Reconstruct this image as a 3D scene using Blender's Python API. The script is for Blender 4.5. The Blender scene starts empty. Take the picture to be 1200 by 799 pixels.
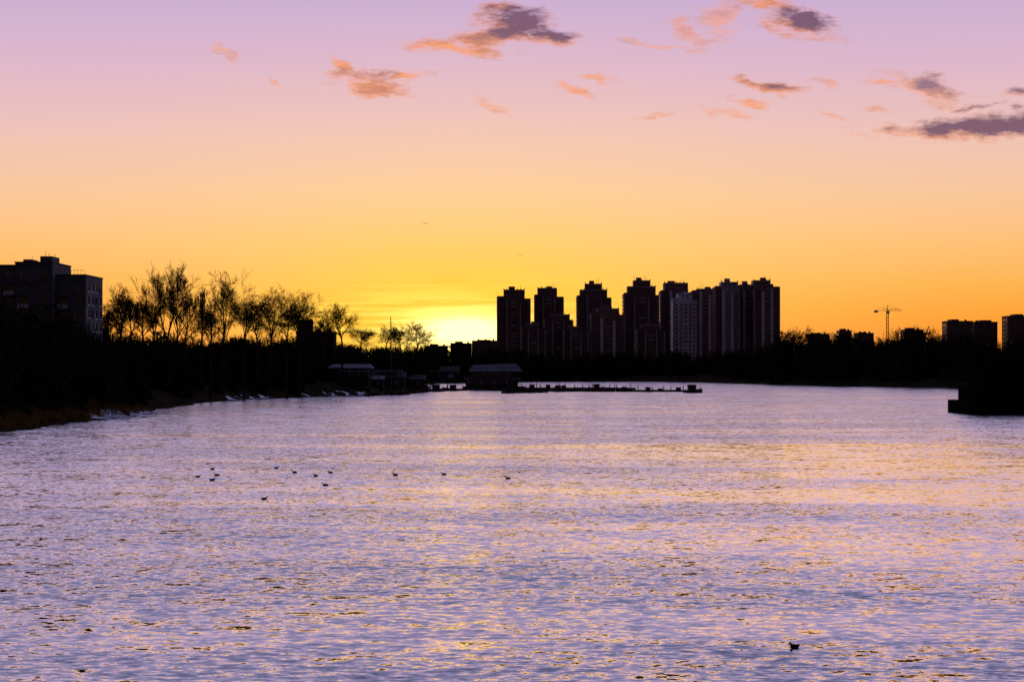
import bpy, math, random
import numpy as np
from mathutils import Vector, Matrix

random.seed(7)
RNG = np.random.default_rng(11)
scene = bpy.context.scene
F = 1900.0     # bearing units (tangent * 1900)
CAMH = 9.0     # bridge deck above the river
def bx(b, d):   # easting of something seen on bearing b at range d (survey notes)
    return (b - 600.0) * d / F
def hz(v, d):   # height of something from survey reading v at range d
    return CAMH + (430.0 - v) * d / F

def lin(c):
    out = []
    for v in c:
        v /= 255.0
        out.append(v / 12.92 if v <= 0.04045 else ((v + 0.055) / 1.055) ** 2.4)
    return (out[0], out[1], out[2], 1.0)

# ------------------------------------------------------------ materials
def mat(name, col, col2=None, scale=1.0, rough=0.9, spec=0.2, metallic=0.0, detail=4):
    m = bpy.data.materials.new(name)
    m.use_nodes = True
    nt = m.node_tree
    b = nt.nodes["Principled BSDF"]
    b.inputs["Roughness"].default_value = rough
    b.inputs["Specular IOR Level"].default_value = spec
    b.inputs["Metallic"].default_value = metallic
    if col2 is None:
        col2 = tuple(c * 0.6 for c in col)
    tc = nt.nodes.new("ShaderNodeTexCoord")
    nz = nt.nodes.new("ShaderNodeTexNoise")
    nz.inputs["Scale"].default_value = scale
    nz.inputs["Detail"].default_value = detail
    nt.links.new(tc.outputs["Object"], nz.inputs["Vector"])
    r = nt.nodes.new("ShaderNodeValToRGB")
    r.color_ramp.elements[0].position = 0.35
    r.color_ramp.elements[1].position = 0.65
    r.color_ramp.elements[0].color = (*col2, 1)
    r.color_ramp.elements[1].color = (*col, 1)
    nt.links.new(nz.outputs["Fac"], r.inputs["Fac"])
    nt.links.new(r.outputs["Color"], b.inputs["Base Color"])
    return m

M_BARK = mat("bark", (0.04, 0.024, 0.017), scale=2, spec=0.0, detail=1)
M_BRUSH = mat("brush_twigs", (0.028, 0.02, 0.013), scale=0.5, spec=0.0, detail=1)
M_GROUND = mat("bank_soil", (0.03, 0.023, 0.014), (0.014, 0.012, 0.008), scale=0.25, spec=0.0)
M_REED = mat("dry_reeds", (0.16, 0.095, 0.035), (0.06, 0.035, 0.014), scale=1.5, spec=0.0)
M_SNOW = mat("snow", (0.7, 0.75, 0.85), (0.42, 0.46, 0.55), scale=0.9, spec=0.3)
M_BROWN = mat("brown_panel", (0.22, 0.13, 0.125), (0.15, 0.09, 0.10), scale=0.15)  # far walls: distance haze put into the colour as a purple lift
M_BRICKD = mat("dark_brick", (0.14, 0.085, 0.09), (0.09, 0.055, 0.065), scale=0.2)  # tower brick lifted too, haze carried by the colour
M_DBRICK = mat("near_black_brick", (0.03, 0.02, 0.02), (0.018, 0.013, 0.013), scale=0.4, spec=0.0)  # darkest brick, near-black and mottled by noise
M_PALE = mat("pale_panel", (0.55, 0.55, 0.66), (0.42, 0.41, 0.53), scale=0.12)
M_GREY = mat("grey_concrete", (0.31, 0.28, 0.34), (0.21, 0.19, 0.24), scale=0.3)
M_DGREY = mat("slate_render", (0.075, 0.08, 0.10), (0.045, 0.048, 0.065), scale=0.3)
M_FRAME = mat("pale_window_frame", (0.42, 0.45, 0.54), (0.28, 0.3, 0.36), scale=0.3)
M_DULL = mat("dull_tin_roof", (0.14, 0.145, 0.18), (0.09, 0.09, 0.11), scale=0.6)
M_CONC = mat("near_black_concrete", (0.008, 0.007, 0.007), (0.004, 0.004, 0.004), scale=0.8, spec=0.0)  # near-black concrete, mottled slightly by noise
M_GLASS = mat("window_glass", (0.03, 0.035, 0.05), (0.015, 0.018, 0.03), scale=0.4, rough=0.12, spec=0.5)
M_WHITE = mat("white_paint", (0.6, 0.6, 0.64), (0.45, 0.45, 0.5), scale=0.6, rough=0.5)
M_ROOF = mat("roofing", (0.05, 0.045, 0.05), (0.03, 0.027, 0.03), scale=0.7)
M_METAL = mat("painted_steel", (0.04, 0.036, 0.036), (0.025, 0.023, 0.023), scale=1.0, rough=0.7)
M_WOOD = mat("weathered_wood", (0.045, 0.032, 0.024), (0.022, 0.017, 0.013), scale=1.0, spec=0.0)
M_FEATHER = mat("dark_plumage", (0.04, 0.032, 0.03), (0.015, 0.013, 0.012), scale=18.0, spec=0.0)
M_GULL = mat("backlit_gull_plumage", (0.08, 0.08, 0.09), (0.03, 0.03, 0.035), scale=9.0)  # white gulls coloured dark: backlit shade put into the plumage
M_BEAK = mat("beak", (0.12, 0.07, 0.03), scale=20.0)

# ------------------------------------------------------------ mesh helpers
def link(o, parent=None):
    scene.collection.objects.link(o)
    if parent is not None:
        o.parent = parent
    return o

def empty(name, loc=(0, 0, 0), rot=0.0):
    e = bpy.data.objects.new(name, None)
    e.location = loc
    e.rotation_euler = (0, 0, rot)
    e.empty_display_size = 1
    return link(e)

class MB:
    def __init__(s):
        s.v = []; s.f = []; s.mi = []; s.mats = []
    def m(s, material):
        if material not in s.mats:
            s.mats.append(material)
        return s.mats.index(material)
    def box(s, x0, x1, y0, y1, z0, z1, material):
        n = len(s.v)
        s.v += [(x0,y0,z0),(x1,y0,z0),(x1,y1,z0),(x0,y1,z0),(x0,y0,z1),(x1,y0,z1),(x1,y1,z1),(x0,y1,z1)]
        k = s.m(material)
        for q in ((0,3,2,1),(4,5,6,7),(0,1,5,4),(1,2,6,5),(2,3,7,6),(3,0,4,7)):
            s.f.append(tuple(n + i for i in q)); s.mi.append(k)
    def prism(s, p0, p1, r0, r1, material, n=4):
        p0 = Vector(p0); p1 = Vector(p1)
        d = (p1 - p0).normalized()
        a = d.orthogonal().normalized(); b = d.cross(a)
        base = len(s.v); k = s.m(material)
        for p, r in ((p0, r0), (p1, r1)):
            for i in range(n):
                t = 2 * math.pi * i / n + 0.4
                s.v.append(tuple(p + (a * math.cos(t) + b * math.sin(t)) * r))
        for i in range(n):
            j = (i + 1) % n
            s.f.append((base+i, base+j, base+n+j, base+n+i)); s.mi.append(k)
        s.f.append(tuple(base + i for i in reversed(range(n)))); s.mi.append(k)
        s.f.append(tuple(base + n + i for i in range(n))); s.mi.append(k)
    def loft(s, rings, material, caps=True):
        base = len(s.v); k = s.m(material); n = len(rings[0])
        for r in rings:
            s.v += [tuple(p) for p in r]
        for a in range(len(rings) - 1):
            for i in range(n):
                j = (i + 1) % n
                s.f.append((base+a*n+i, base+a*n+j, base+(a+1)*n+j, base+(a+1)*n+i)); s.mi.append(k)
        if caps:
            s.f.append(tuple(base + i for i in reversed(range(n)))); s.mi.append(k)
            e = base + (len(rings) - 1) * n
            s.f.append(tuple(e + i for i in range(n))); s.mi.append(k)
    def poly(s, pts, material):
        base = len(s.v)
        s.v += [tuple(p) for p in pts]
        s.f.append(tuple(range(base, base + len(pts)))); s.mi.append(s.m(material))
    def build(s, name, parent=None, smooth=False):
        me = bpy.data.meshes.new(name)
        me.from_pydata(s.v, [], s.f)
        for mm in s.mats:
            me.materials.append(mm)
        me.polygons.foreach_set("material_index", s.mi)
        if smooth:
            me.polygons.foreach_set("use_smooth", [True] * len(s.f))
        me.update()
        return link(bpy.data.objects.new(name, me), parent)

def np_mesh(name, V, Fc, materials, parent=None, mi=None):
    me = bpy.data.meshes.new(name)
    k = Fc.shape[1]
    me.vertices.add(len(V)); me.vertices.foreach_set("co", V.astype(np.float32).ravel())
    me.loops.add(Fc.size); me.loops.foreach_set("vertex_index", Fc.astype(np.int32).ravel())
    me.polygons.add(len(Fc))
    me.polygons.foreach_set("loop_start", np.arange(0, Fc.size, k, dtype=np.int32))
    me.polygons.foreach_set("loop_total", np.full(len(Fc), k, dtype=np.int32))
    for mm in materials:
        me.materials.append(mm)
    if mi is not None:
        me.polygons.foreach_set("material_index", mi.astype(np.int32))
    me.update(calc_edges=True)
    me.validate()
    return link(bpy.data.objects.new(name, me), parent)

# ------------------------------------------------------------ river outline and terrain
SHORE = np.array([(-75,-400),(-75,100),(-72,170),(-70,222),(-72,263),(-69,300),(-75,340),(-78,417),(-72,462),(-56,498),
    (-43,520),(-37,580),(-34,630),(-35,690),(-62,740),(-70,800),(-50,880),(-18,960),(20,1000),(79,1006),(112,940),
    (136,860),(164,777),(198,684),(228,610),(300,400),(330,200),(330,-400)], dtype=float)

def signed(P):
    P = np.asarray(P, float)
    best = np.full(len(P), 1e9)
    inside = np.zeros(len(P), bool)
    n = len(SHORE)
    for i in range(n):
        a = SHORE[i]; b = SHORE[(i + 1) % n]
        ab = b - a
        t = np.clip(((P - a) @ ab) / (ab @ ab), 0, 1)
        q = a + t[:, None] * ab
        if i < n - 1:
            best = np.minimum(best, np.hypot(*(P - q).T))
        cond = ((a[1] > P[:, 1]) != (b[1] > P[:, 1]))
        with np.errstate(divide='ignore', invalid='ignore'):
            xx = (b[0]-a[0]) * (P[:,1]-a[1]) / (b[1]-a[1] + 1e-12) + a[0]
        inside ^= cond & (P[:, 0] < xx)
    s = np.where(inside, -best, best)
    x, y = P[:, 0], P[:, 1]
    s = s + 0.9*np.sin(x*0.31 + y*0.23) + 0.7*np.sin(y*0.61 + 1.3) + 0.4*np.sin(x*1.1 - y*0.9)
    return s

def height(P):
    P = np.asarray(P, float)
    s = signed(P)
    h = np.where(s > 0, 3.6*np.clip(s/11.0, 0, 1)**0.8 + 1.6*np.clip(s/60, 0, 1), np.maximum(s*0.35, -3.5))
    x, y = P[:, 0], P[:, 1]
    h = h + np.where(s > 0, np.clip(s/8, 0, 1)*(0.35*np.sin(x*0.17+y*0.11)+0.25*np.sin(y*0.37-x*0.29)), 0)
    return h
def h1(x, y):
    return float(height([(x, y)])[0])

xs = np.concatenate([-np.geomspace(6000, 200, 26)[:-1], np.arange(-200, 345, 3.0), np.geomspace(350, 6000, 24)])
ys = np.concatenate([np.array([-300,-200,-100, -40, 20, 60, 100]), np.arange(130, 760, 4.0), np.arange(760, 1100, 6.0), np.geomspace(1104, 9000, 30)])
XX, YY = np.meshgrid(xs, ys)
P2 = np.stack([XX.ravel(), YY.ravel()], 1)
V = np.column_stack([P2, height(P2)])
nx, ny = len(xs), len(ys)
ii, jj = np.meshgrid(np.arange(nx-1), np.arange(ny-1))
a = (jj*nx + ii).ravel()
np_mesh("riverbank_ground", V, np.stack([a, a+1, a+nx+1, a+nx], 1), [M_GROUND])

# ------------------------------------------------------------ water
wm = bpy.data.materials.new("river_water"); wm.use_nodes = True
nt = wm.node_tree; nt.nodes.clear()
def N(t, **kw):
    n = nt.nodes.new(t)
    for k, v in kw.items():
        setattr(n, k, v)
    return n
def setin(n, i, v):
    if isinstance(v, bpy.types.NodeSocket):
        nt.links.new(v, n.inputs[i])
    else:
        n.inputs[i].default_value = v
def MA(op, a, b=None, c=None, clamp=False):
    n = N("ShaderNodeMath", operation=op, use_clamp=clamp)
    setin(n, 0, a)
    if b is not None: setin(n, 1, b)
    if c is not None: setin(n, 2, c)
    return n.outputs[0]
def VM(op, a, b=None, s=None):
    n = N("ShaderNodeVectorMath", operation=op)
    setin(n, 0, a)
    if b is not None: setin(n, 1, b)
    if isinstance(s, bpy.types.NodeSocket): nt.links.new(s, n.inputs["Scale"])
    elif s is not None: n.inputs["Scale"].default_value = s
    return n.outputs["Value"] if op in ("LENGTH", "DOT_PRODUCT") else n.outputs["Vector"]
tc = N("ShaderNodeTexCoord").outputs["Object"]
def ripples(sx, sy, detail, rough, rot=0.0, dist=0.0):
    mp = N("ShaderNodeMapping"); mp.inputs["Scale"].default_value = (sx, sy, 1)
    mp.inputs["Rotation"].default_value = (0, 0, rot)
    nt.links.new(tc, mp.inputs["Vector"])
    nz = N("ShaderNodeTexNoise"); nz.inputs["Scale"].default_value = 1.0
    nz.inputs["Detail"].default_value = detail; nz.inputs["Roughness"].default_value = rough
    nz.inputs["Distortion"].default_value = dist
    nt.links.new(mp.outputs[0], nz.inputs["Vector"])
    return nz
r1 = ripples(1.6, 2.8, 3, 0.68, 0.10, 0.0)
r2 = ripples(0.22, 0.48, 3, 0.6, -0.08, 0.0)
pt = ripples(0.012, 0.040, 4, 0.66, 0.22, 0.0)     # wind patches
c1 = VM("SUBTRACT", r1.outputs["Color"], (0.5, 0.5, 0.5))
c2 = VM("SUBTRACT", r2.outputs["Color"], (0.5, 0.5, 0.5))
sl = VM("ADD", VM("SCALE", c1, s=1.35), VM("SCALE", c2, s=0.52))
gm = N("ShaderNodeMapping", vector_type='TEXTURE'); gm.inputs["Location"].default_value = (44, 135, 0); gm.inputs["Scale"].default_value = (44, 78, 1)
nt.links.new(tc, gm.inputs["Vector"])
ln_ = VM("LENGTH", gm.outputs[0])
lee = MA("MULTIPLY", MA("EXPONENT", MA("MULTIPLY", MA("MULTIPLY", ln_, ln_), -1.0)), 0.25)
mr = N("ShaderNodeMapRange"); nt.links.new(MA("SUBTRACT", pt.outputs["Fac"], lee), mr.inputs["Value"])
mr.inputs["From Min"].default_value = 0.28; mr.inputs["From Max"].default_value = 0.53
mr.inputs["To Min"].default_value = 0.28; mr.inputs["To Max"].default_value = 1.08
sl = VM("SCALE", sl, s=mr.outputs[0])
sep = N("ShaderNodeSeparateXYZ"); nt.links.new(sl, sep.inputs[0])
com = N("ShaderNodeCombineXYZ")
nt.links.new(MA("MULTIPLY", sep.outputs[0], 0.5), com.inputs[0])
nt.links.new(MA("SUBTRACT", sep.outputs[1], MA("MULTIPLY", mr.outputs[0], 0.10)), com.inputs[1])
com.inputs[2].default_value = 1.0
nrm = VM("NORMALIZE", com.outputs[0])
gl = N("ShaderNodeBsdfGlossy"); gl.inputs["Roughness"].default_value = 0.06
gl.inputs["Color"].default_value = (1.0, 0.99, 0.98, 1)
nt.links.new(nrm, gl.inputs["Normal"])
df = N("ShaderNodeBsdfDiffuse"); df.inputs["Color"].default_value = (0.033, 0.033, 0.065, 1)
fr = N("ShaderNodeFresnel"); fr.inputs["IOR"].default_value = 1.6
nt.links.new(nrm, fr.inputs["Normal"])
fac = MA("ADD", MA("MULTIPLY", fr.outputs[0], 1.8), 0.12, clamp=True)
mx = N("ShaderNodeMixShader"); nt.links.new(fac, mx.inputs[0])
nt.links.new(df.outputs[0], mx.inputs[1]); nt.links.new(gl.outputs[0], mx.inputs[2])
out = N("ShaderNodeOutputMaterial"); nt.links.new(mx.outputs[0], out.inputs["Surface"])
mb = MB(); mb.poly([(-400,-400,0),(600,-400,0),(600,1200,0),(-400,1200,0)], wm)
mb.build("river_water")

# ------------------------------------------------------------ trees
def tree_segments(rng, counts, trunk=0.25, wob=0.18, updraft=0.25, rbase=0.30, rmin=0.022, open_=0.0, stems=1):
    segs = []
    def grow(p, d, L, r, lev):
        k = 5 if lev == 0 else (3 if lev < 3 else 2)
        pts = [(p, r, d)]
        q = p; dd = d
        for i in range(k):
            dd = dd + rng.normal(0, wob if lev else 0.07, 3) + np.array([0, 0, updraft*0.3])
            dd = dd / np.linalg.norm(dd)
            q2 = q + dd * L / k
            ra = max(r*(1 - 0.75*i/k), rmin); rb = max(r*(1 - 0.75*(i+1)/k), rmin)
            segs.append((*q, *q2, ra, rb))
            q = q2; pts.append((q, rb, dd))
        if lev >= len(counts):
            return
        n = counts[lev]
        for c in range(n):
            t = (trunk + (1-trunk)*(c+0.6)/n) if lev == 0 else 0.22 + 0.78*(c+rng.random())/n
            t = min(t, 0.99)
            i = int(t*k); f = t*k - i
            pa, pb = pts[i], pts[i+1]
            pos = pa[0]*(1-f) + pb[0]*f
            base = pb[2]
            az = rng.random()*2*math.pi if lev else (c*2.4 + rng.normal(0, 0.3))
            ortho = np.cross(base, [math.cos(az), math.sin(az), 0.3]); ortho /= (np.linalg.norm(ortho)+1e-9)
            ang = rng.uniform(0.4, 0.95) if lev else rng.uniform(0.55, 0.9) + open_ - 0.35*t
            nd = base*math.cos(ang) + ortho*math.sin(ang) + np.array([0, 0, updraft])
            nd /= np.linalg.norm(nd)
            ratio = rng.uniform(0.8, 1.15)*(1.0 - 0.5*t) if lev == 0 else rng.uniform(0.36, 0.66)
            grow(pos, nd, L*ratio, max((pa[1])*0.55, rmin), lev+1)
    for sidx in range(stems):
        tilt = np.array([rng.normal(0, 0.16 if stems > 1 else 0.03), rng.normal(0, 0.1), 1.0]); tilt /= np.linalg.norm(tilt)
        grow(np.zeros(3), tilt, 11.0*(1 if sidx == 0 else rng.uniform(0.7, 0.95)), rbase, 0)
    return np.array(segs)

def seg_mesh(S):
    p0 = S[:, 0:3]; p1 = S[:, 3:6]; r0 = S[:, 6]; r1 = S[:, 7]
    d = p1 - p0; d /= (np.linalg.norm(d, axis=1)[:, None] + 1e-9)
    ref = np.where(np.abs(d[:, 2:3]) > 0.9, np.array([[1.0, 0, 0]]), np.array([[0, 0, 1.0]]))
    A = np.cross(d, ref); A /= (np.linalg.norm(A, axis=1)[:, None] + 1e-9)
    B = np.cross(d, A)
    n = len(S); V = np.zeros((n, 6, 3))
    for i in range(3):
        t = 2*math.pi*i/3
        o = A*math.cos(t) + B*math.sin(t)
        V[:, i] = p0 + o*r0[:, None]; V[:, 3+i] = p1 + o*r1[:, None]
    b = (np.arange(n)*6)[:, None]
    q = np.concatenate([b + np.array([[0,1,4,3]]), b + np.array([[1,2,5,4]]), b + np.array([[2,0,3,5]])])
    return V.reshape(-1, 3), q

def fit(S, H, W, stretch=1.0, crown=None):
    """scale a crown to width W (and height `crown` if given) and stand it on a trunk reaching height H"""
    S = S.copy()
    r = np.percentile(np.abs(S[:, 3]), 96)
    k = (W/2)/r
    z0 = np.percentile(S[:, 5], 99.8)
    kz = k*stretch if crown is None else crown/z0
    kz = min(kz, H/z0)
    for o in (0, 3):
        S[:, o:o+2] *= k; S[:, o+2] *= kz
    up = H - z0*kz
    if up > 0.1:
        S[:, 2] += up; S[:, 5] += up
        S = np.vstack([S, [[0, 0, -0.3, S[0,0], S[0,1], up+0.05, 0.42, 0.34]]])
    return S

def bare_tree(b, d, top, width_units, seed, counts, updraft, foot=400, stems=1):
    rng = np.random.default_rng(seed)
    x = bx(b, d); z = h1(x, d) - 0.3
    H = hz(top, d) - z; W = width_units*d/F
    S = fit(tree_segments(rng, counts, trunk=0.12, updraft=updraft, rbase=0.32, rmin=0.028, open_=0.05, wob=0.2, stems=stems), H, W, crown=(foot-top)*d/F)
    Vt, Q = seg_mesh(S)
    o = np_mesh("bare_tree", Vt, Q, [M_BARK])
    o.location = (x, d, z)
    return o

# bearing, range, top reading, crown width, upward habit, reading where the crown forks, stems
TREES = [(142,395,334,50,.08,398,2),(168,415,352,40,.10,400,1),(196,400,308,60,.16,402,2),(217,418,340,44,.12,404,1),(236,430,337,30,.20,404,1),(262,440,317,56,.14,404,2),
         (286,445,344,50,.08,402,1),(318,480,338,66,.04,402,2),(352,485,338,62,.04,402,2),(401,520,356,44,.10,402,2),(378,530,374,32,.06,404,1),(302,470,358,42,.06,404,1),
         (126,400,356,30,.06,398,1),(181,420,346,38,.10,402,1),(452,600,380,34,.06,408,1),(489,660,375,40,.06,410,2),(422,590,384,32,.06,408,1),(470,650,388,30,.06,410,1),
         (247,425,358,40,.10,406,1),(336,470,356,46,.03,404,1),(208,430,330,34,.14,404,1),(154,405,346,36,.08,402,1)]
for i, (b, d, t, w, u, ft, ns) in enumerate(TREES):
    bare_tree(b, d, t, w, 200+i, (8, 7, 5, 5) if ns > 1 else (9, 7, 6, 5), u, ft, ns)

VAR = [tree_segments(np.random.default_rng(500+i), (7, 6, 5), trunk=0.12, rbase=0.3, rmin=0.06, updraft=0.05, open_=0.15) for i in range(6)]
def brush_quads(C, size, rng):
    n = len(C)
    a = rng.normal(0, 1, (n, 3)); a[:, 2] *= 1.2; a /= np.linalg.norm(a, axis=1)[:, None]
    b = rng.normal(0, 1, (n, 3)); b = np.cross(a, b); b /= np.linalg.norm(b, axis=1)[:, None]
    L = (size*rng.uniform(0.5, 1.6, n))[:, None]; Wd = L*rng.uniform(0.15, 0.6, (n, 1))
    V = np.stack([C-a*L, C+b*Wd, C+a*L, C-b*Wd*0.7], 1).reshape(-1, 3)
    q = (np.arange(n)*4)[:, None] + np.array([[0, 1, 2, 3]])
    return V, q

def tree_mass(name, spots, rng, brush_n=260, brush_size=0.55, brush_h=0.55, material=M_BRUSH):
    VV, QQ, n = [], [], 0
    for (x, y, H, W) in spots:
        z = h1(x, y) - 0.3
        S = fit(VAR[rng.integers(len(VAR))], H, W, stretch=1.25)
        th = rng.random()*6.28; c, s = math.cos(th), math.sin(th)
        for o in (0, 3):
            X = S[:, o]*c - S[:, o+1]*s; Y = S[:, o]*s + S[:, o+1]*c
            S[:, o] = X + x; S[:, o+1] = Y + y; S[:, o+2] += z
        v, q = seg_mesh(S); VV.append(v); QQ.append(q+n); n += len(v)
        m = int(brush_n)
        u = rng.random(m)**0.8
        hh = u*H*brush_h*rng.uniform(0.65, 1.05)
        rr = (W/2)*1.05*np.sqrt(rng.random(m))*(1 - 0.45*u)
        an = rng.random(m)*6.28
        C = np.column_stack([x+rr*np.cos(an), y+rr*np.sin(an), z+hh])
        v, q = brush_quads(C, brush_size, rng); VV.append(v); QQ.append(q+n); n += len(v)
    return np_mesh(name, np.concatenate(VV), np.concatenate(QQ), [material])

rng = np.random.default_rng(3)
spots = []
def prof_left(b):
    return np.interp(b, [-60, 0, 60, 112, 124, 200, 300, 345, 400, 440, 470, 500, 530], [345, 350, 358, 374, 386, 390, 392, 392, 398, 404, 402, 400, 410])
for k in range(6500):
    d = rng.uniform(225, 640); b = rng.uniform(-40, 410)
    x = bx(b, d); s = float(signed([(x, d)])[0])
    if s < 2.5 or s > 70: continue
    if d > 540 and b < 280: continue
    if 352 < d < 384 and x < bx(122, 378): continue
    if 498 < d < 536 and b > 372: continue
    if 538 < d < 558 and 340 < b < 396: continue
    z = h1(x, d)
    tall = hz(prof_left(b) - (rng.uniform(0, 14) if rng.random() < 0.3 else 0), d) - z
    H = min(tall, 2.0 + s*0.9 + (6 if d > 536 else 0), 20.0)*rng.uniform(0.6, 1.0)
    if rng.random() < 0.35: H *= 0.5
    if H < 1.2: continue
    spots.append((x, d, H, max(3.0, H*rng.uniform(0.5, 0.8))))
spots = [spots[i] for i in rng.permutation(len(spots))[:560]]
tree_mass("riverside_thicket", spots, rng, brush_n=440, brush_size=0.5, brush_h=0.92)

spots = []
for k in range(160):
    d = rng.uniform(560, 700); b = rng.uniform(395, 512)
    x = bx(b, d)
    if float(signed([(x, d)])[0]) < 2: continue
    H = max(2.0, (hz(prof_left(b), d) - h1(x, d))*rng.uniform(0.6, 1.0))
    spots.append((x, d, H, H*0.7))
tree_mass("peninsula_thicket", spots, rng, brush_n=350, brush_size=0.6, brush_h=0.85)

def prof_far(b):
    return np.interp(b, [480, 510, 540, 575, 600, 640, 700, 800, 880, 914, 925, 940, 960, 1000, 1040, 1080, 1110, 1160, 1200, 1260],
                        [398, 402, 401, 400, 408, 410, 410, 410, 406, 394, 379, 380, 390, 387, 387, 381, 387, 390, 389, 390])
spots = []
for k in range(380):
    b = rng.uniform(470, 1290)
    dsh = np.interp(b, [470, 520, 560, 600, 760, 830, 900, 1000, 1150, 1290], [900, 900, 930, 985, 1012, 950, 855, 777, 690, 620])
    d = dsh + 6 + abs(rng.normal(0, 1))*35
    x = bx(b, d)
    if float(signed([(x, d)])[0]) < 2: continue
    H = max(4.0, (hz(prof_far(b), d) - h1(x, d))*rng.choice([rng.uniform(0.45, 0.75), rng.uniform(0.8, 1.05)]))
    spots.append((x, d, H, max(5, H*rng.uniform(0.5, 0.85))))
tree_mass("distant_treeline", spots, rng, brush_n=400, brush_size=0.9, brush_h=0.9)

C = []
while len(C) < 30000:
    y = rng.uniform(200, 330, 4000); x = -66 - rng.random(4000)*22
    s = signed(np.column_stack([x, y]))
    ok = (s > 0.2) & (s < 7)
    C += list(np.column_stack([x, y])[ok])
C = np.array(C[:30000]); Z = height(C)
n = len(C); Hh = rng.uniform(0.5, 1.4, n); ang = rng.random(n)*3.14
dx = np.cos(ang)*0.05; dy = np.sin(ang)*0.05
lean = rng.normal(0, 0.22, (n, 2))
V = np.stack([np.column_stack([C[:,0]-dx, C[:,1]-dy, Z-0.05]), np.column_stack([C[:,0]+dx, C[:,1]+dy, Z-0.05]),
              np.column_stack([C[:,0]+lean[:,0], C[:,1]+lean[:,1], Z+Hh])], 1).reshape(-1, 3)
np_mesh("dry_reeds", V, np.arange(3*n).reshape(-1, 3), [M_REED])

# snow and ice lying along the water's edge
def snow(y0, y1, smax, seed, smin=-3.0, cut=0.1):
    r = np.random.default_rng(seed); ph = r.random(4)*6
    gx = np.arange(-95, -30, 0.8); gy = np.arange(y0, y1, 1.2)
    A, B = np.meshgrid(gx, gy); P = np.stack([A.ravel(), B.ravel()], 1)
    s = signed(P).reshape(A.shape); h = height(P).reshape(A.shape)
    nz = np.sin(A*0.9+ph[0]+np.sin(B*0.5+ph[1]))*0.5 + np.sin(B*0.7+ph[2]+np.sin(A*0.6))*0.5 + 0.3*np.sin(A*2.3+B*1.9+ph[3])
    ok = (s > smin) & (s < smax) & (nz > cut)
    Z = np.maximum(0.10, h) + 0.14 + 0.05*nz
    V = np.column_stack([P, Z.ravel()]); ncol = len(gx)
    q = []
    for j in range(len(gy)-1):
        for i in range(ncol-1):
            if ok[j, i] and ok[j, i+1] and ok[j+1, i] and ok[j+1, i+1]:
                a = j*ncol+i; q.append((a, a+1, a+ncol+1, a+ncol))
    if q:
        np_mesh("shore_snow", V, np.array(q), [M_SNOW])
snow(276, 322, 2.8, 1, -4.5, -0.5)
snow(432, 470, 2.5, 2, -3.0, -0.2)
snow(488, 522, 3.0, 3, -3.0, -0.2)

# ------------------------------------------------------------ buildings
def windows_front(m, x0, x1, y, z0, z1, fl=2.9, step=3.2, ww=1.5, wh=1.5, side=-1, frame=None):
    nf = int((z1-z0)/fl); nc = max(1, int((x1-x0)/step)); off = ((x1-x0) - nc*step)/2
    for f in range(nf):
        for c in range(nc):
            xa = x0 + off + c*step + (step-ww)/2; za = z0 + f*fl + 0.9
            m.box(xa, xa+ww, min(y, y+side*0.06), max(y, y+side*0.06), za, za+wh, M_GLASS)
            if frame:
                m.box(xa-0.12, xa+ww+0.12, min(y, y+side*0.14), max(y, y+side*0.14), za-0.2, za-0.04, frame)
def windows_side(m, x, y0, y1, z0, z1, fl=2.9, step=3.2, ww=1.5, wh=1.5, side=1, frame=None):
    nf = int((z1-z0)/fl); nc = max(1, int((y1-y0)/step)); off = ((y1-y0) - nc*step)/2
    for f in range(nf):
        for c in range(nc):
            ya = y0 + off + c*step + (step-ww)/2; za = z0 + f*fl + 0.9
            m.box(min(x, x+side*0.06), max(x, x+side*0.06), ya, ya+ww, za, za+wh, M_GLASS)
            if frame and (f*3+c) % 4:
                m.box(min(x, x+side*0.12), max(x, x+side*0.12), ya-0.1, ya+ww+0.1, za-0.3, za-0.04, frame)
                m.box(min(x, x+side*0.12), max(x, x+side*0.12), ya-0.3, ya-0.04, za-0.03, za+wh, frame)

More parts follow.
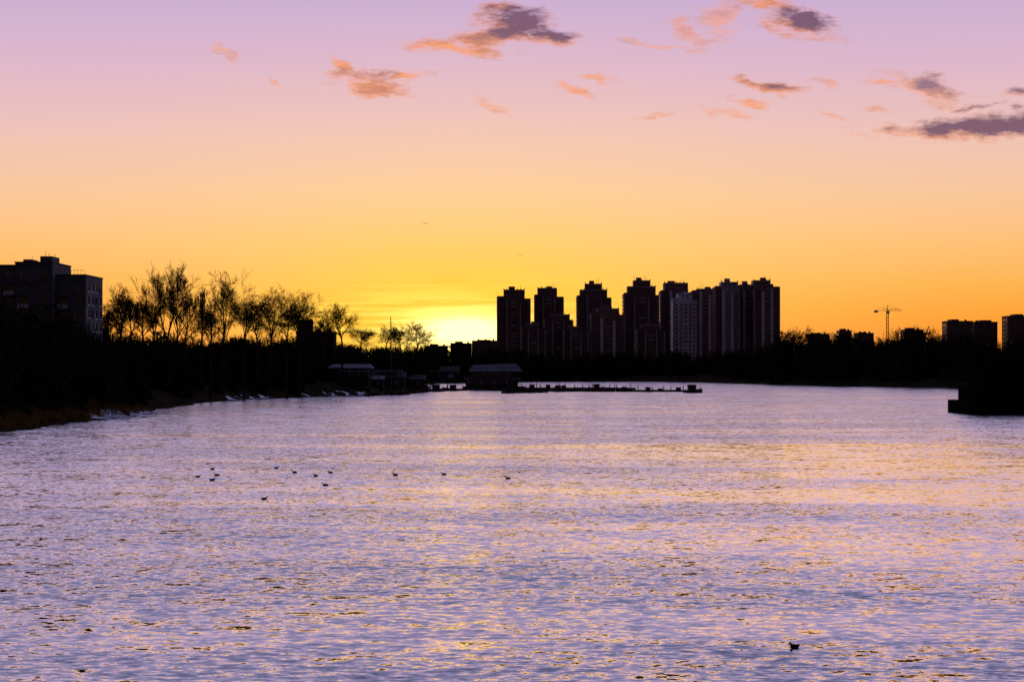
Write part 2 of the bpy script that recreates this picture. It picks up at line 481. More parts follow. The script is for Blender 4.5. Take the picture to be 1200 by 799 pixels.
def tower(b0, b1, shoulder, crown, d, style="brown", depth=20):
    x0, x1 = bx(b0, d), bx(b1, d); g = h1((x0+x1)/2, d+depth/2) - 0.5
    e = empty("high_rise_apartment_tower", ((x0+x1)/2, d, g))
    ox = (x0+x1)/2
    wallm = {"brown": M_BROWN, "dark": M_BRICKD, "pale": M_PALE, "grey": M_GREY}[style]
    X0, X1 = x0-ox, x1-ox; T = hz(shoulder, d) - g
    w = MB(); g_ = MB(); t = MB(); rf = MB()
    W = X1 - X0
    c0, c1 = X0 + W*0.28, X1 - W*0.28
    r = random.Random(int(b0))
    wing = r.choice((M_BROWN, M_BRICKD)) if style in ("grey", "brown") else wallm
    w.box(X0, c0, 3.0, depth-3, 0, T, wing)
    w.box(c1, X1, 3.0, depth-3, 0, T-1.6, wallm)
    w.box(c0, c1, 0.0, depth, 0, T+0.8, wallm)
    windows_front(g_, X0+0.8, c0-0.6, 3.0, 1, T-1)
    windows_front(g_, c1+0.6, X1-0.8, 3.0, 1, T-2)
    windows_front(g_, c0+1.4, c1-1.4, 0.0, 1, T-1)
    windows_side(g_, X1, 4, depth-4, 1, T-2, side=1)
    windows_side(g_, X0, 4, depth-4, 1, T-1, side=-1)
    pil = M_PALE if style != "pale" else M_BROWN
    wide = 2.0 if style in ("grey", "brown") else 1.0
    for xx in (c0, c1-wide-0.1):
        t.box(xx+0.05, xx+wide, -0.35, -0.01, 0, T+0.3 - r.uniform(0, 6), pil if style != "dark" else M_GREY)
    t.box(X0+0.03, X0+1.0, 2.7, 2.99, 0, T-0.4, M_GREY)
    t.box(X1-1.0, X1-0.03, 2.7, 2.99, 0, T-2.2, M_GREY)
    for f in range(1, int(T/2.9)):
        t.box(c0+W*0.14, c1-W*0.14, -1.1, -0.07, f*2.9-0.1, f*2.9+0.8, M_GREY if r.random() < 0.55 else wallm)
    zb = T+0.8
    for k, (a, b, v) in enumerate(crown):
        xa, xb = bx(a, d)-ox, bx(b, d)-ox; zt = hz(v, d)-g
        w.box(xa, xb, 4.0+k*1.2, depth-4-k*1.2, T-3.0+k*0.2, zt, wallm)
        t.box(xa+0.1, xb-0.1, 3.8+k*1.2, 3.98+k*1.2, zt-0.9, zt-0.2, M_GREY)
        nb = max(2, int((xb-xa)/2.6))
        for i in range(nb+1):
            xx = xa + 0.3 + (xb-xa-0.6)*i/nb
            if r.random() < 0.75:
                rf.box(xx-0.3, xx+0.3, 4.05+k*1.2, 5.1+k*1.2, zt+0.01, zt+r.uniform(0.5, 1.3), wallm)
        q0 = xa + (xb-xa)*r.uniform(0.1, 0.5)
        rf.box(q0, q0+(xb-xa)*0.3, 6+k*1.2, 10, zt+0.01, zt+r.uniform(1.2, 2.6), wallm)
        zb = max(zb, zt)
        windows_front(g_, xa+0.6, xb-0.6, 4.0+k*1.2, zt-3.4, zt-0.3, wh=1.2)
    for i in range(3):
        xx = r.uniform(X0*0.5, X1*0.5); hh = r.uniform(1.5, 5.0)
        rf.prism((xx, depth/2, zb-0.5), (xx, depth/2, zb+hh), 0.14, 0.08, M_METAL)
    rf.box(X0+0.2, c0-0.2, 3.1, 3.5, T+0.01, T+0.8, wallm)
    rf.box(c1+0.2, X1-0.2, 3.1, 3.5, T-1.59, T-0.9, wallm)
    w.build("walls", e); g_.build("windows", e); t.build("pilasters_and_loggias", e); rf.build("roof_parapet", e)
    return e

D = 1200
tower(582, 622, 348, [(590, 615, 339)], D+20, "dark")
tower(626, 661, 346, [(630, 653, 337)], D+30, "dark")
tower(637, 672, 373, [(645, 668, 368)], D-40, "dark")
tower(660, 690, 386, [(666, 680, 382)], D-60, "dark")
tower(676, 717, 347, [(680, 712, 339), (686, 706, 332)], D, "dark")
tower(692, 733, 367, [(700, 726, 361)], D-50, "brown")
tower(731, 773, 344, [(736, 769, 335), (743, 763, 328)], D, "dark")
tower(774, 812, 341, [(779, 807, 331)], D+20, "brown")
tower(789, 818, 350, [(795, 812, 344)], D-30, "pale")
tower(811, 842, 341, [(818, 838, 338)], D+40, "brown")
tower(838, 868, 336, [(846, 866, 330)], D-10, "grey")
tower(862, 892, 335, [(868, 886, 333)], D+5, "brown")
tower(884, 915, 334, [(884, 904, 328)], D-14, "brown")
tower(714, 742, 374, [(718, 736, 369)], D+45, "dark")
tower(746, 780, 385, [(752, 774, 380)], D-70, "dark")
tower(610, 640, 383, [(616, 632, 379)], D-75, "dark")

def block(name, b0, b1, top, d, depth, wall, roofbits=(), fl=2.9, frames=None, rot=0.0, step=3.4):
    x0, x1 = bx(b0, d), bx(b1, d); ox = (x0+x1)/2; g = h1(ox, d+depth/2)-0.4
    e = empty(name, (ox, d, g), rot); X0, X1 = x0-ox, x1-ox; T = hz(top, d)-g
    w = MB(); gl_ = MB(); rf = MB()
    w.box(X0, X1, 0, depth, 0, T, wall)
    windows_front(gl_, X0+0.8, X1-0.8, 0, 0.6, T-0.8, fl=fl, step=step, frame=frames)
    windows_side(gl_, X1, 0.8, depth-0.8, 0.6, T-0.8, fl=fl)
    windows_side(gl_, X0, 0.8, depth-0.8, 0.6, T-0.8, fl=fl, side=-1)
    for (a, b, v) in roofbits:
        xa, xb = bx(a, d)-ox, bx(b, d)-ox
        w.box(xa, xb, 1.5, depth-1.5, T-0.5, hz(v, d)-g, wall)
    rf.box(X0-0.2, X1+0.2, -0.2, 0.25, T+0.01, T+0.6, M_ROOF)
    rf.box(X0-0.2, X1+0.2, depth-0.25, depth+0.2, T+0.01, T+0.6, M_ROOF)
    rf.box(X0-0.2, X0+0.25, 0.26, depth-0.26, T+0.01, T+0.6, M_ROOF)
    rf.box(X1-0.25, X1+0.2, 0.26, depth-0.26, T+0.01, T+0.6, M_ROOF)
    for q in range(3):
        xx = X0 + (X1-X0)*(0.2+0.3*q)
        rf.box(xx, xx+1.2, depth*0.5, depth*0.5+1.2, T+0.01, T+1.8, M_DGREY)
    w.build("walls", e); gl_.build("windows", e); rf.build("roof", e)
    return e, T, X0, X1

block("apartment_block", 1110, 1140, 377, 1150, 14, M_BRICKD, [(1116, 1124, 374)])
block("apartment_block", 1141, 1169, 378, 1160, 14, M_BRICKD, [(1150, 1162, 375)])
block("apartment_block", 1181, 1235, 371, 1150, 14, M_BRICKD, [(1190, 1200, 368)])
block("apartment_block", 948, 972, 392, 1180, 12, M_BRICKD, [(955, 962, 390)])
block("apartment_block", 984, 998, 388, 1210, 12, M_BROWN, [(987, 992, 385)])
block("apartment_block", 1005, 1024, 391, 1180, 12, M_BRICKD, [(1010, 1016, 389)])
block("apartment_block", 1060, 1082, 387, 1200, 12, M_BRICKD, [(1064, 1072, 384)])
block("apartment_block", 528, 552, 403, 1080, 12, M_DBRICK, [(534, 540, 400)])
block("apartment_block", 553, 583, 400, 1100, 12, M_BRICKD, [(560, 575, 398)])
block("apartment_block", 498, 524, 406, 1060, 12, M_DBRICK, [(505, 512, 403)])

# left apartment building (nearer), stepped in three parts
e = empty("riverside_apartment_building", (bx(60, 362), 362, h1(bx(60, 362), 368)-0.3))
ox = bx(60, 362); g = e.location.z
w = MB(); gl_ = MB(); rf = MB(); bl = MB()
parts = [(-120, 20, 312, 0.0), (20.3, 64, 309, -1.6), (64.3, 99, 323, 1.0)]
for (a, b, v, yo) in parts:
    xa, xb = bx(a, 362)-ox, bx(b, 362)-ox; T = hz(v, 362)-g
    w.box(xa, xb, yo, yo+15, 0, T, M_DGREY)
    rf.box(xa-0.1, xb+0.1, yo-0.15, yo+15.1, T+0.01, T+0.35, M_ROOF)
    nf = int(T/3.0)
    nc = max(2, int((xb-xa)/2.9)); st = (xb-xa)/nc
    for f in range(nf):
        for c in range(nc):
            xc = xa + st*(c+0.5); z = f*3.0+0.9
            gl_.box(xc-0.8, xc+0.8, yo-0.05, yo, z, z+1.6, M_GLASS)
            if (c*5+f*3) % 4 == 0:
                gl_.box(xc-0.92, xc-0.82, yo-0.12, yo, z-0.1, z+1.7, M_FRAME)
                gl_.box(xc-0.92, xc+0.92, yo-0.13, yo, z-0.22, z-0.11, M_FRAME)
            if c % 2 == 0 and f > 0:
                bl.box(xc-1.2, xc+1.2, yo-1.3, yo-0.14, z-0.9, z-0.75, M_DGREY)
                bl.box(xc-1.2, xc+1.2, yo-1.3, yo-1.22, z-0.74, z+0.25, M_GREY if (c+f) % 3 == 0 else M_DGREY)
    if b > 90:
        windows_side(gl_, xb, yo+0.6, yo+14.4, 0.4, T-0.5, fl=3.0, frame=M_FRAME, step=3.4, ww=1.9, wh=1.7)
T = hz(309, 362)-g
rf.box(bx(44, 362)-ox, bx(58, 362)-ox, 2, 8, T+0.36, T+1.8, M_DGREY)
rf.box(bx(24, 362)-ox, bx(34, 362)-ox, 2, 7, T+0.36, T+1.1, M_DGREY)
for b_, hh in ((46, 3.2), (50, 2.8), (57, 2.6), (30, 1.9)):
    xx = bx(b_, 362)-ox
    rf.prism((xx, 5, T), (xx, 5, T+hh), 0.08, 0.05, M_METAL)
T = hz(323, 362)-g
for i in range(9):
    xx = bx(66+i*3.9, 362)-ox
    rf.prism((xx, 1.2, T+0.3), (xx, 1.2, T+1.3), 0.04, 0.04, M_METAL)
rf.prism((bx(66,362)-ox, 1.2, T+1.3), (bx(97,362)-ox, 1.2, T+1.3), 0.04, 0.04, M_METAL)
w.build("walls", e); gl_.build("windows", e); rf.build("roof", e); bl.build("balconies", e)

# brick house with a raised stair tower behind the boat club
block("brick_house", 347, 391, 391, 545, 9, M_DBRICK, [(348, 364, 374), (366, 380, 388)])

# boat club: pavilion with pale roof and a canopy
e = empty("boat_club_pavilion", (bx(410, 522), 522, h1(bx(412, 522), 526)-0.2))
g = e.location.z; m = MB(); q = MB(); rr = MB()
zz = hz(432, 522)-g
m.box(-6.2, 6.0, 0, 9, 0, zz, M_WOOD)
for i in range(8):
    q.box(-6.0+i*1.5, -4.75+i*1.5, -0.06, 0, zz-2.4, zz-0.5, M_GLASS)
    if i % 2: q.box(-4.7+i*1.5, -4.55+i*1.5, -0.12, 0, zz-2.6, zz-0.3, M_FRAME)
rr.loft([[(-7, -1.5, zz), (7, -1.5, zz), (7, 10, zz), (-7, 10, zz)], [(-7, -1.5, zz+0.4), (7, -1.5, zz+0.4), (7, 10, zz+0.4), (-7, 10, zz+0.4)],
         [(-5.6, 2, zz+1.5), (6, 2, zz+1.5), (6, 7, zz+1.5), (-5.6, 7, zz+1.5)]], M_DULL)
rr.box(-2, 17, -5, -1.6, zz-0.9, zz-0.5, M_DULL)
for i in range(5):
    rr.prism((-1.5+i*4.5, -4.5, -3), (-1.5+i*4.5, -4.5, zz-0.9), 0.15, 0.15, M_WOOD)
m.box(3, 16, -4.6, -1.8, -1.2, -0.7, M_WOOD)
m.build("walls", e); q.build("windows", e); rr.build("roof", e)

def shed(name, b, d, wid, dep, hgt, rise, wall, roof):
    x = bx(b, d); g = max(h1(x, d+dep/2), 0.4)-0.2
    e = empty(name, (x, d, g)); h = wid/2; m = MB(); m.box(-h, h, 0, dep, -1, hgt, wall)
    m.box(-h*0.3, h*0.1, -0.05, -0.001, 0.2, hgt*0.8, M_GLASS); m.box(h*0.35, h*0.7, -0.05, -0.001, hgt*0.4, hgt*0.8, M_DULL); m.build("walls", e)
    r_ = MB(); r_.loft([[(-h-.4,-.5,hgt+.01),(h+.4,-.5,hgt+.01),(h+.4,dep+.5,hgt+.01),(-h-.4,dep+.5,hgt+.01)],
                        [(-h-.4,dep/2-.1,hgt+rise),(h+.4,dep/2-.1,hgt+rise),(h+.4,dep/2+.1,hgt+rise),(-h-.4,dep/2+.1,hgt+rise)]], roof); r_.build("roof", e)
shed("boat_shed", 455, 560, 11, 7, 4.2, 2.0, M_WOOD, M_ROOF)
shed("boat_shed", 483, 612, 9, 6, 3.6, 1.8, M_WOOD, M_ROOF)
shed("boat_shed", 436, 536, 7, 5, 3.0, 1.2, M_WOOD, M_DULL)
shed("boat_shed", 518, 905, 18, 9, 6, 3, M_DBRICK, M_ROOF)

m = MB()
fx, fd = bx(458, 540), 540; g = h1(fx, fd)-0.3
m.prism((0,0,0), (0,0,hz(371, fd)-g), 0.28, 0.14, M_METAL, n=8)
m.prism((0,0,0), (0,0,0.8), 0.6, 0.5, M_METAL, n=8)
m.prism((-0.9,0,hz(378, fd)-g), (0.9,0,hz(378, fd)-g), 0.07, 0.07, M_METAL)
o = m.build("flag_mast"); o.location = (fx, fd, g)

def rb(name, b0, b1, d):
    e = empty(name, (bx((b0+b1)/2, d), d, 0)); L = (b1-b0)*d/F; h = L/2
    hull = MB(); hull.loft([[(-h+1, 1, -0.6), (h-1, 1, -0.6), (h-1, 9, -0.6), (-h+1, 9, -0.6)],
                            [(-h, 0, 1.3), (h, 0, 1.3), (h, 10, 1.3), (-h, 10, 1.3)]], M_METAL); hull.build("hull", e)
    c = MB(); c.box(-h+1.5, h-3, 1.6, 8.5, 1.31, 4.3, M_WOOD); c.box(-h+3.5, h-5, 2.4, 7.8, 4.56, 7.2, M_WOOD)
    w = MB()
    for i in range(int((L-5)/1.7)):
        w.box(-h+2+i*1.7, -h+3.2+i*1.7, 1.53, 1.6, 2.2, 3.7, M_GLASS if i % 3 else M_DULL)
    for i in range(int((L-9.5)/1.7)):
        w.box(-h+4+i*1.7, -h+5.2+i*1.7, 2.33, 2.4, 5.2, 6.6, M_GLASS)
        w.box(-h+5.25+i*1.7, -h+5.5+i*1.7, 2.3, 2.4, 5.0, 6.8, M_DULL)
    r = MB(); r.box(-h+0.8, h-1.5, 0.8, 9.2, 4.31, 4.55, M_DULL)
    r.loft([[(-h+2.5, 1.6, 7.21), (h-1, 1.6, 7.21), (h-1, 8.6, 7.21), (-h+2.5, 8.6, 7.21)],
            [(-h+4.5, 4.2, 9.8), (h-3.5, 4.2, 10.4), (h-3.5, 6.0, 10.4), (-h+4.5, 6.0, 9.8)]], M_DULL)
    rl = MB()
    for i in range(int(L/1.6)):
        rl.prism((-h+0.4+i*1.6, 0.3, 1.3), (-h+0.4+i*1.6, 0.3, 2.4), 0.05, 0.05, M_METAL)
    rl.box(-h+0.3, h-0.3, 0.26, 0.34, 2.4, 2.48, M_METAL)
    c.build("cabin", e); w.build("windows", e); r.build("roof", e); rl.build("railing", e)
rb("floating_restaurant", 541, 616, 640)

def dock(name, pts, wdt, seed):
    r = random.Random(seed); m = MB()
    for (a, b) in zip(pts[:-1], pts[1:]):
        A = Vector((*a, 0)); B = Vector((*b, 0)); L = (B-A).length; dr = (B-A)/L; nr = Vector((-dr.y, dr.x, 0))
        n = max(1, int(L/6)); 
        for i in range(n):
            s0 = A + dr*(L*i/n+0.12); s1 = A + dr*(L*(i+1)/n-0.12)
            z0, z1 = -0.3, 0.75+r.uniform(-0.06, 0.06)
            q = [s0-nr*wdt/2, s1-nr*wdt/2, s1+nr*wdt/2, s0+nr*wdt/2]
            m.loft([[(p.x, p.y, z0) for p in q], [(p.x, p.y, z1) for p in q]], M_WOOD)
            for rep in range(2):
                if r.random() < 0.8:
                    p = s0 + dr*r.uniform(0, 5) + nr*wdt*0.6*r.choice((-1, 1)); hh = r.uniform(1.2, 3.0)
                    m.prism((p.x, p.y, -2), (p.x, p.y, hh), 0.17, 0.15, M_WOOD, n=6)
            if r.random() < 0.35:
                p = (s0+s1)/2
                m.box(p.x-1.0, p.x+0.8, p.y-0.5, p.y+0.5, z1+0.01, z1+r.uniform(0.5, 1.2), M_METAL)
    m.build(name)
dock("pontoon_dock", [(bx(575, 615), 615), (bx(640, 600), 600), (bx(700, 592), 592), (bx(806, 592), 592)], 3.0, 2)
dock("pontoon_dock", [(bx(615, 660), 660), (bx(745, 650), 650)], 2.5, 3)
dock("pontoon_dock", [(bx(430, 515), 515), (bx(470, 530), 530), (bx(500, 585), 585)], 2.5, 4)
dock("pontoon_dock", [(bx(590, 552), 552), (bx(640, 575), 575)], 2.0, 5)
dock("pontoon_dock", [(bx(480, 600), 600), (bx(545, 620), 620)], 2.5, 6)

def boat(name, b, d, rot, s=1.0, cab=M_WHITE):
    e = empty(name, (bx(b, d), d, 0), rot); e.scale = (s, s, s)
    hb = MB(); rings = []
    for t in np.linspace(0, 1, 9):
        x = -3.4 + 6.8*t; wv = 1.25*(1 - max(0, (t-0.55)/0.45)**2*0.96); zt = 1.0 + 0.55*t*t
        rings.append([(x, -wv, zt), (x, -wv*0.85, 0.2), (x, 0, -0.35), (x, wv*0.85, 0.2), (x, wv, zt)])
    hb.loft(rings, M_METAL); hb.build("hull", e)
    cb = MB(); cb.box(-1.8, 1.0, -0.85, 0.85, 1.1, 2.7, cab); cb.box(-2.1, 1.3, -1.0, 1.0, 2.71, 2.85, M_METAL)
    cb.box(-1.5, 0.7, -0.9, -0.851, 1.8, 2.4, M_GLASS); cb.prism((-0.5, 0, 2.85), (-0.5, 0, 4.2), 0.06, 0.04, M_METAL)
    cb.prism((2.6, 0, 1.4), (2.6, 0, 2.4), 0.08, 0.08, M_METAL)
    cb.build("cabin", e)
boat("work_boat", 812, 568, 0.1, 1.0, M_METAL)
boat("motorboat", 760, 586, 0.3, 0.6, M_METAL); boat("motorboat", 655, 592, -0.1, 0.8, M_METAL); boat("motorboat", 700, 642, 0.2, 0.8, M_METAL)
boat("motorboat", 512, 596, 0.4, 0.9, M_METAL); boat("motorboat", 470, 524, 0.0, 0.8, M_DULL); boat("motorboat", 530, 612, 2.9, 0.8, M_METAL)
boat("motorboat", 440, 512, 0.2, 0.8, M_DULL)

# tower crane
d = 1350
e = empty("tower_crane", (bx(1040, d), d, 4)); H = hz(364, d)-4
m = MB()
for sx in (-1, 1):
    for sy in (-1, 1):
        m.prism((sx*0.8, sy*0.8, 0), (sx*0.8, sy*0.8, H), 0.16, 0.16, M_METAL)
for k in range(int(H/3)):
    s = 1 if k % 2 else -1
    for sy in (-0.8, 0.8):
        m.prism((-0.8*s, sy, k*3), (0.8*s, sy, k*3+3), 0.1, 0.1, M_METAL)
m.build("mast", e)
m = MB()
m.prism((-11, 0, H), (12, 0, H), 0.2, 0.18, M_METAL); m.prism((-4, 0, H+1.6), (11, 0, H+1.2), 0.14, 0.14, M_METAL)
for k in range(9):
    m.prism((-4+k*1.7, 0, H+0.1), (-3.1+k*1.7, 0, H+1.5), 0.1, 0.1, M_METAL)
m.box(-11, -8, -0.8, 0.8, H-1.6, H+0.2, M_GREY); m.build("jib", e)
m = MB(); m.prism((0, 0, H), (0, 0, H+4.5), 0.4, 0.15, M_METAL); m.prism((0, 0, H+4.4), (9, 0, H+1.2), 0.1, 0.1, M_METAL)
m.prism((0, 0, H+4.4), (-10, 0, H+0.3), 0.1, 0.1, M_METAL); m.box(-0.9, 1.4, -1.6, -0.9, H-2.4, H-0.4, M_WHITE); m.build("tower_head", e)

d = 1150
m = MB(); m.prism((0, 0, 20), (6.5, 0, 38), 0.5, 0.3, M_METAL); m.prism((6.5, 0, 38), (8, 0, 30), 0.12, 0.12, M_METAL)
m.box(-3, 4, -1.2, 1.2, -1, 3, M_METAL); m.box(-2.5, -0.5, -1.1, 1.1, 3.01, 4.6, M_METAL); m.prism((0, 0, 2.5), (0, 0, 21), 0.6, 0.5, M_METAL)
o = m.build("mobile_crane"); o.location = (bx(1078, d), d, 0)

# mooring pier on the right
d = 311
e = empty("mooring_pier", (bx(1138, d), d, 0))
def X(b): return (b-1138)*d/F
def Zp(v): return hz(v, d)
m = MB()
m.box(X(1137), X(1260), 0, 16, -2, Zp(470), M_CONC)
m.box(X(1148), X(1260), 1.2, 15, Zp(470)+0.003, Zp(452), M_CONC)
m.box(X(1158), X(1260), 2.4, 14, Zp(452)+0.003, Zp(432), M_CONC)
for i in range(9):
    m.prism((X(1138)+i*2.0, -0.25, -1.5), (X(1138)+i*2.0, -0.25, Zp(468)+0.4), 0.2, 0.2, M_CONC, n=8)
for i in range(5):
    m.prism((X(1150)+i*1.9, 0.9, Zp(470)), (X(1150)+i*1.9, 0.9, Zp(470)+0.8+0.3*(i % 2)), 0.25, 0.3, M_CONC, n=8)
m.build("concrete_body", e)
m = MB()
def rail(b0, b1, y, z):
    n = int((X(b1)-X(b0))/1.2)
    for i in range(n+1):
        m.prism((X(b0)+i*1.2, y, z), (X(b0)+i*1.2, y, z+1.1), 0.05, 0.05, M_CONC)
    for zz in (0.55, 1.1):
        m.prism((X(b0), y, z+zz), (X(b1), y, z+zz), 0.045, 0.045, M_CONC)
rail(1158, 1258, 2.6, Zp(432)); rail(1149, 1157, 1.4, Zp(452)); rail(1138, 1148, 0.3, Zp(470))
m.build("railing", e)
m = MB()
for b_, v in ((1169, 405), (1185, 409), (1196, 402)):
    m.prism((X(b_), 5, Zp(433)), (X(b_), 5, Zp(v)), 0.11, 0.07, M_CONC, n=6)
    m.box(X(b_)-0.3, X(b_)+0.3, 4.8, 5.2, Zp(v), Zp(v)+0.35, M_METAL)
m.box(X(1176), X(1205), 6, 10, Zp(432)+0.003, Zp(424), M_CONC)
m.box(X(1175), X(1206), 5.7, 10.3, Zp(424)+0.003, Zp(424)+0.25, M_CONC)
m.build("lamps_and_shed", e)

# ------------------------------------------------------------ birds
def ring(cx, cz, ry, rz, n=10):
    return [(cx, ry*math.cos(2*math.pi*i/n), cz + rz*math.sin(2*math.pi*i/n)) for i in range(n)]
def water_bird(name, x, y, L, rot, body):
    m = MB()
    prof = [(-0.50, .17, .015, .01), (-0.42, .14, .07, .045), (-0.3, .11, .14, .12), (-0.1, .10, .19, .18), (0.1, .10, .19, .18),
            (0.22, .13, .15, .16), (0.30, .20, .10, .13), (0.34, .28, .075, .09), (0.37, .35, .075, .08), (0.42, .39, .08, .08), (0.48, .385, .06, .06), (0.52, .37, .03, .03)]
    m.loft([ring(a, z, ry, rz) for a, z, ry, rz in prof], body)
    m.loft([ring(0.51, .365, .03, .02, 6), ring(0.58, .35, .024, .010, 6), ring(0.60, .345, .010, .006, 6)], M_BEAK)
    for s in (-1, 1):
        m.loft([[(0.2, s*.165, .20), (0.2, s*.2, .14), (0.2, s*.17, .06)], [(-0.15, s*.165, .24), (-0.15, s*.215, .16), (-0.15, s*.18, .06)],
                [(-0.5, s*.04, .215), (-0.5, s*.07, .19), (-0.5, s*.06, .17)]], body)
    o = m.build(name, smooth=True)
    o.scale = (L, L, L); o.rotation_euler = (0, 0, rot); o.location = (x, y, 0)
def on_water(b, v):
    d = CAMH*F/(v-430.0); return bx(b, d), d
x, y = on_water(931, 759); water_bird("duck", x, y, 0.48, math.radians(218), M_FEATHER)
r = random.Random(4)
for b, v in ((232,559),(249,550),(254,557),(249,563),(324,549),(310,585),(345,554),(370,558),(381,569),(387,554),(463,557),(520,556),(595,561)):
    x, y = on_water(b, v); water_bird("seagull", x, y, r.uniform(0.5, 0.62), r.choice((0, math.pi))+r.uniform(-0.6, 0.6), M_GULL)
def flying(b, v, d, span, rot):
    m = MB()
    m.loft([ring(a, z, ry, rz, 8) for a, z, ry, rz in ((-0.5,.02,.03,.008),(-0.3,0,.05,.03),(-.05,0,.08,.07),(.2,0,.07,.06),(.32,.01,.045,.045),(.42,.01,.04,.04),(.5,0,.012,.01))], M_GULL)
    for s in (-1, 1):
        m.loft([[(.2, s*.05, .03), (-.12, s*.05, .03), (-.12, s*.05, .01)], [(.26, s*.55, .24), (-.02, s*.55, .25), (-.02, s*.55, .23)], [(.0, s*1.2, .12), (-.1, s*1.22, .12), (-.09, s*1.21, .11)]], M_GULL)
    o = m.build("flying_seagull"); k = span/2.4; o.scale = (k, k, k)
    o.location = (bx(b, d), d, hz(v, d)); o.rotation_euler = (0.15, 0, rot)
flying(498, 262, 220, 1.4, 1.2); flying(610, 299, 260, 1.3, 1.9)

# ------------------------------------------------------------ world sky
world = bpy.data.worlds.new("World"); scene.world = world; world.use_nodes = True
try:
    world.cycles.sampling_method = 'MANUAL'; world.cycles.sample_map_resolution = 512
except Exception:
    pass
nt = world.node_tree; nt.nodes.clear()
SU, SV = -0.030, 0.0235
LAMPV = 0.0125            # lamp a touch lower: the disc is setting into the skyline
g = N("ShaderNodeTexCoord").outputs["Generated"]
sp = N("ShaderNodeSeparateXYZ"); nt.links.new(g, sp.inputs[0])
dx_, dy_, dz_ = sp.outputs
ramp = N("ShaderNodeValToRGB")
nt.links.new(dz_, ramp.inputs["Fac"])
stops = [(0.0, (226,120,52)), (0.016, (245,142,48)), (0.03, (251,158,52)), (0.05, (253,176,80)), (0.075, (251,190,120)), (0.105, (245,196,158)),
         (0.14, (235,192,186)), (0.18, (218,181,204)), (0.22, (200,172,212)), (0.35, (184,171,216)), (0.6, (154,154,206)), (1.0, (112,120,178))]
els = ramp.color_ramp.elements
els[0].position = 0.0; els[0].color = lin(stops[0][1]); els[1].position = 1.0; els[1].color = lin(stops[-1][1])
for p, c in stops[1:-1]:
    el = els.new(p); el.color = lin(c)
ysafe = MA("MAXIMUM", dy_, 0.05)
U = MA("DIVIDE", dx_, ysafe); Vv = MA("DIVIDE", dz_, ysafe)
front = MA("MULTIPLY", MA("SUBTRACT", dy_, 0.1), 4.0, clamp=True)
def mixc(fac, a, b, mode="MIX"):
    n = N("ShaderNodeMix", data_type='RGBA', blend_type=mode)
    setin(n, 0, fac)
    for i, v in ((6, a), (7, b)):
        if isinstance(v, bpy.types.NodeSocket): nt.links.new(v, n.inputs[i])
        else: n.inputs[i].default_value = v
    return n.outputs[2]
def gauss(su, sv, cu=SU, cv=SV):
    a = MA("DIVIDE", MA("SUBTRACT", U, cu), su); b = MA("DIVIDE", MA("SUBTRACT", Vv, cv), sv)
    q = MA("ADD", MA("MULTIPLY", a, a), MA("MULTIPLY", b, b))
    return MA("MULTIPLY", MA("EXPONENT", MA("MULTIPLY", q, -1.0)), front)
col = ramp.outputs["Color"]
col = mixc(MA("MULTIPLY", gauss(0.22, 0.12), 0.35), col, lin((255, 224, 132)))
col = mixc(MA("MULTIPLY", gauss(0.115, 0.050), 0.80), col, lin((255, 208, 42)))
uv = N("ShaderNodeCombineXYZ"); nt.links.new(U, uv.inputs[0]); nt.links.new(Vv, uv.inputs[1])
def wnoise(sx, sy, detail, rough=0.55, off=0.0):
    s = VM("MULTIPLY_ADD", uv.outputs[0], (sx, sy, 1)); s.node.inputs[2].default_value = (off, off*0.7, 0)
    nz = N("ShaderNodeTexNoise"); nz.inputs["Scale"].default_value = 1; nz.inputs["Detail"].default_value = detail; nz.inputs["Roughness"].default_value = rough
    nt.links.new(s, nz.inputs["Vector"]); return nz
st = wnoise(12, 280, 4, off=3.1)
stf = MA("MULTIPLY", MA("MULTIPLY", MA("SUBTRACT", st.outputs["Fac"], 0.44), 8.0, clamp=True), gauss(0.080, 0.020, -0.042, 0.027))
col = mixc(MA("MULTIPLY", stf, 1.0), col, (1.1, 0.86, 0.14, 1))
core = gauss(0.027, 0.0095, -0.029, 0.022)
col = mixc(MA("MULTIPLY", core, MA("ADD", MA("MULTIPLY", st.outputs["Fac"], 1.6), 0.6), clamp=True), col, (2.6, 2.1, 0.72, 1))
# cloud banks: bearing, reading, half-width, half-height, tilt, darkness, opacity
CL = [
 (528,55,54,6,-6,0.0,.9),(566,44,46,13,4,0.3,1),(604,27,46,18,-6,0.75,1),(640,40,42,8,-6,0.85,1),(590,9,26,6,0,0.3,.9),(600,40,60,10,0,.55,1),
 (436,97,44,14,-10,0.3,.9),(400,74,24,4,-35,0.0,.75),(474,90,24,4,14,0.1,.8),
 (672,104,25,6,-12,0.1,.85),(695,92,24,4,-8,0.0,.75),
 (846,26,22,19,-50,0.0,.6),(905,7,60,7,-16,0.0,.75),(936,28,46,12,-16,0.7,.9),(802,38,24,10,-35,0.0,.6),(772,54,46,3,-8,0.0,.5),
 (907,103,46,6,-8,0.3,.95),(880,122,24,4,-8,0.0,.8),(852,133,32,4,-8,0.0,.6),
 (1084,104,46,12,-18,0.4,.8),(1034,97,30,3,-5,0,.6),(1030,128,17,3,-10,0,.5),(970,98,15,4,-20,0,.5),(972,133,16,3,-12,0,.65),
 (1140,152,112,10,0,0.95,1),(1195,144,60,13,5,1.0,1),(1148,125,30,4,12,0.7,.6),(1196,108,24,4,0,0.9,.85),
 (265,62,17,4,-32,0,.5),(322,95,6,4,0,0,.5),(577,127,20,4,-32,0,.5),(766,137,20,2,0,0,.5)]
wn = wnoise(50, 90, 3, off=1.7)
wv = VM("MULTIPLY", VM("SUBTRACT", wn.outputs["Color"], (0.5, 0.5, 0.5)), (0.022, 0.012, 0))
uvd = VM("ADD", uv.outputs[0], wv)
acc = None; dacc = None; oacc = None
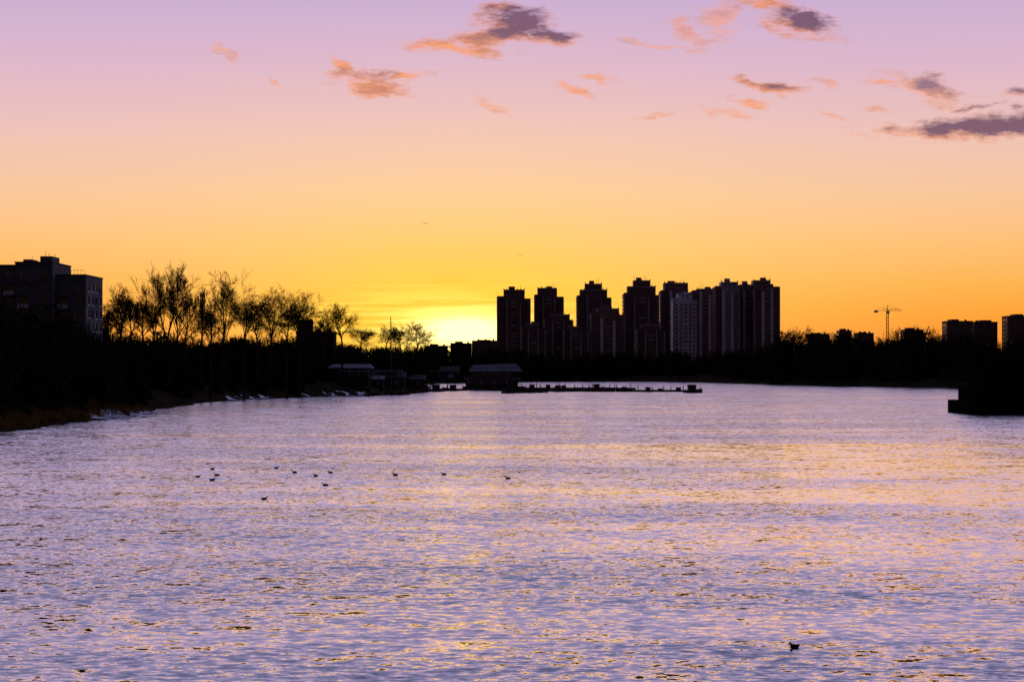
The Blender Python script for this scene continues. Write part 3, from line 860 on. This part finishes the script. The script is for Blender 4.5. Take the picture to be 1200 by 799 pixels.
def ell(b, v, rx, ry, tilt):
    rx = rx/F*1.22; ry = ry/F*1.5; c, s = math.cos(math.radians(tilt)), math.sin(math.radians(tilt))
    p = VM("SUBTRACT", uvd, ((b-600)/F, (430-v)/F, 0))
    cx = N("ShaderNodeCombineXYZ")
    nt.links.new(VM("DOT_PRODUCT", p, (c/rx, s/rx, 0)), cx.inputs[0])
    nt.links.new(VM("DOT_PRODUCT", p, (-s/ry, c/ry, 0)), cx.inputs[1])
    return MA("SUBTRACT", 1.0, VM("LENGTH", cx.outputs[0]))
for (b, v, rx, ry, tilt, dark, op) in CL:
    f = ell(b, v, rx, ry, tilt)
    acc = f if acc is None else MA("MAXIMUM", acc, f)
    fo = MA("MULTIPLY", MA("ADD", f, 0.5, clamp=True), 2.2*op) if op > 0.85 else MA("MINIMUM", MA("MULTIPLY", MA("ADD", f, 0.5, clamp=True), 2.2*op), op)
    oacc = fo if oacc is None else MA("MAXIMUM", oacc, fo)
    if dark > 0.15:
        f2 = ell(b+rx*0.12, v-ry*0.35, rx, ry, tilt)
        fd_ = MA("MULTIPLY", MA("MAXIMUM", f2, 0.0), dark)
        dacc = fd_ if dacc is None else MA("MAXIMUM", dacc, fd_)
fine = wnoise(40, 120, 7, 0.70, off=5.0)
fz = MA("SUBTRACT", fine.outputs["Fac"], 0.50)
dens = MA("MULTIPLY", MA("ADD", acc, MA("MULTIPLY", fz, 2.7)), 1.5, clamp=True)
dens = MA("MULTIPLY", dens, MA("MINIMUM", oacc, 1.0))
dens = MA("MULTIPLY", dens, front)
darkf = MA("MULTIPLY", MA("ADD", dacc, MA("MULTIPLY", fz, 1.2)), 2.2, clamp=True)
ccol = mixc(darkf, lin((246, 158, 108)), lin((108, 72, 102)))
col = mixc(MA("MULTIPLY", dens, 0.93), col, ccol)
back = N("ShaderNodeMapRange", interpolation_type='SMOOTHSTEP'); nt.links.new(dy_, back.inputs["Value"])
back.inputs["From Min"].default_value = -0.6; back.inputs["From Max"].default_value = 0.40
back.inputs["To Min"].default_value = 0.10; back.inputs["To Max"].default_value = 1.0
col = VM("SCALE", col, s=back.outputs[0])
bg = N("ShaderNodeBackground"); nt.links.new(col, bg.inputs["Color"]); bg.inputs["Strength"].default_value = 0.98
sky = N("ShaderNodeTexSky", sky_type='NISHITA'); sky.sun_disc = False
sky.sun_elevation = math.atan(LAMPV); sky.sun_rotation = math.atan(SU)
bg2 = N("ShaderNodeBackground"); nt.links.new(sky.outputs[0], bg2.inputs["Color"]); bg2.inputs["Strength"].default_value = 0.01
ad = N("ShaderNodeAddShader"); nt.links.new(bg.outputs[0], ad.inputs[0]); nt.links.new(bg2.outputs[0], ad.inputs[1])
wo = N("ShaderNodeOutputWorld"); nt.links.new(ad.outputs[0], wo.inputs["Surface"])

sd = bpy.data.lights.new("sun", 'SUN'); sd.energy = 1.2; sd.angle = math.radians(0.53); sd.color = (1.0, 0.5, 0.2)
so = link(bpy.data.objects.new("sun", sd))
so.rotation_euler = Vector((SU, 1.0, LAMPV)).to_track_quat('Z', 'Y').to_euler(); so.location = (0, 100, 60)

cd = bpy.data.cameras.new("camera"); cam = link(bpy.data.objects.new("camera", cd))
cam.location = (0, 0, CAMH); cam.rotation_euler = (math.radians(90), 0, 0)
cd.sensor_width = 36.0; cd.lens = 36.0*F/1200.0; cd.shift_y = 30.5/1200.0
cd.clip_start = 0.5; cd.clip_end = 20000
scene.camera = cam
scene.view_settings.view_transform = 'Standard'; scene.view_settings.look = 'None'; scene.view_settings.exposure = 0
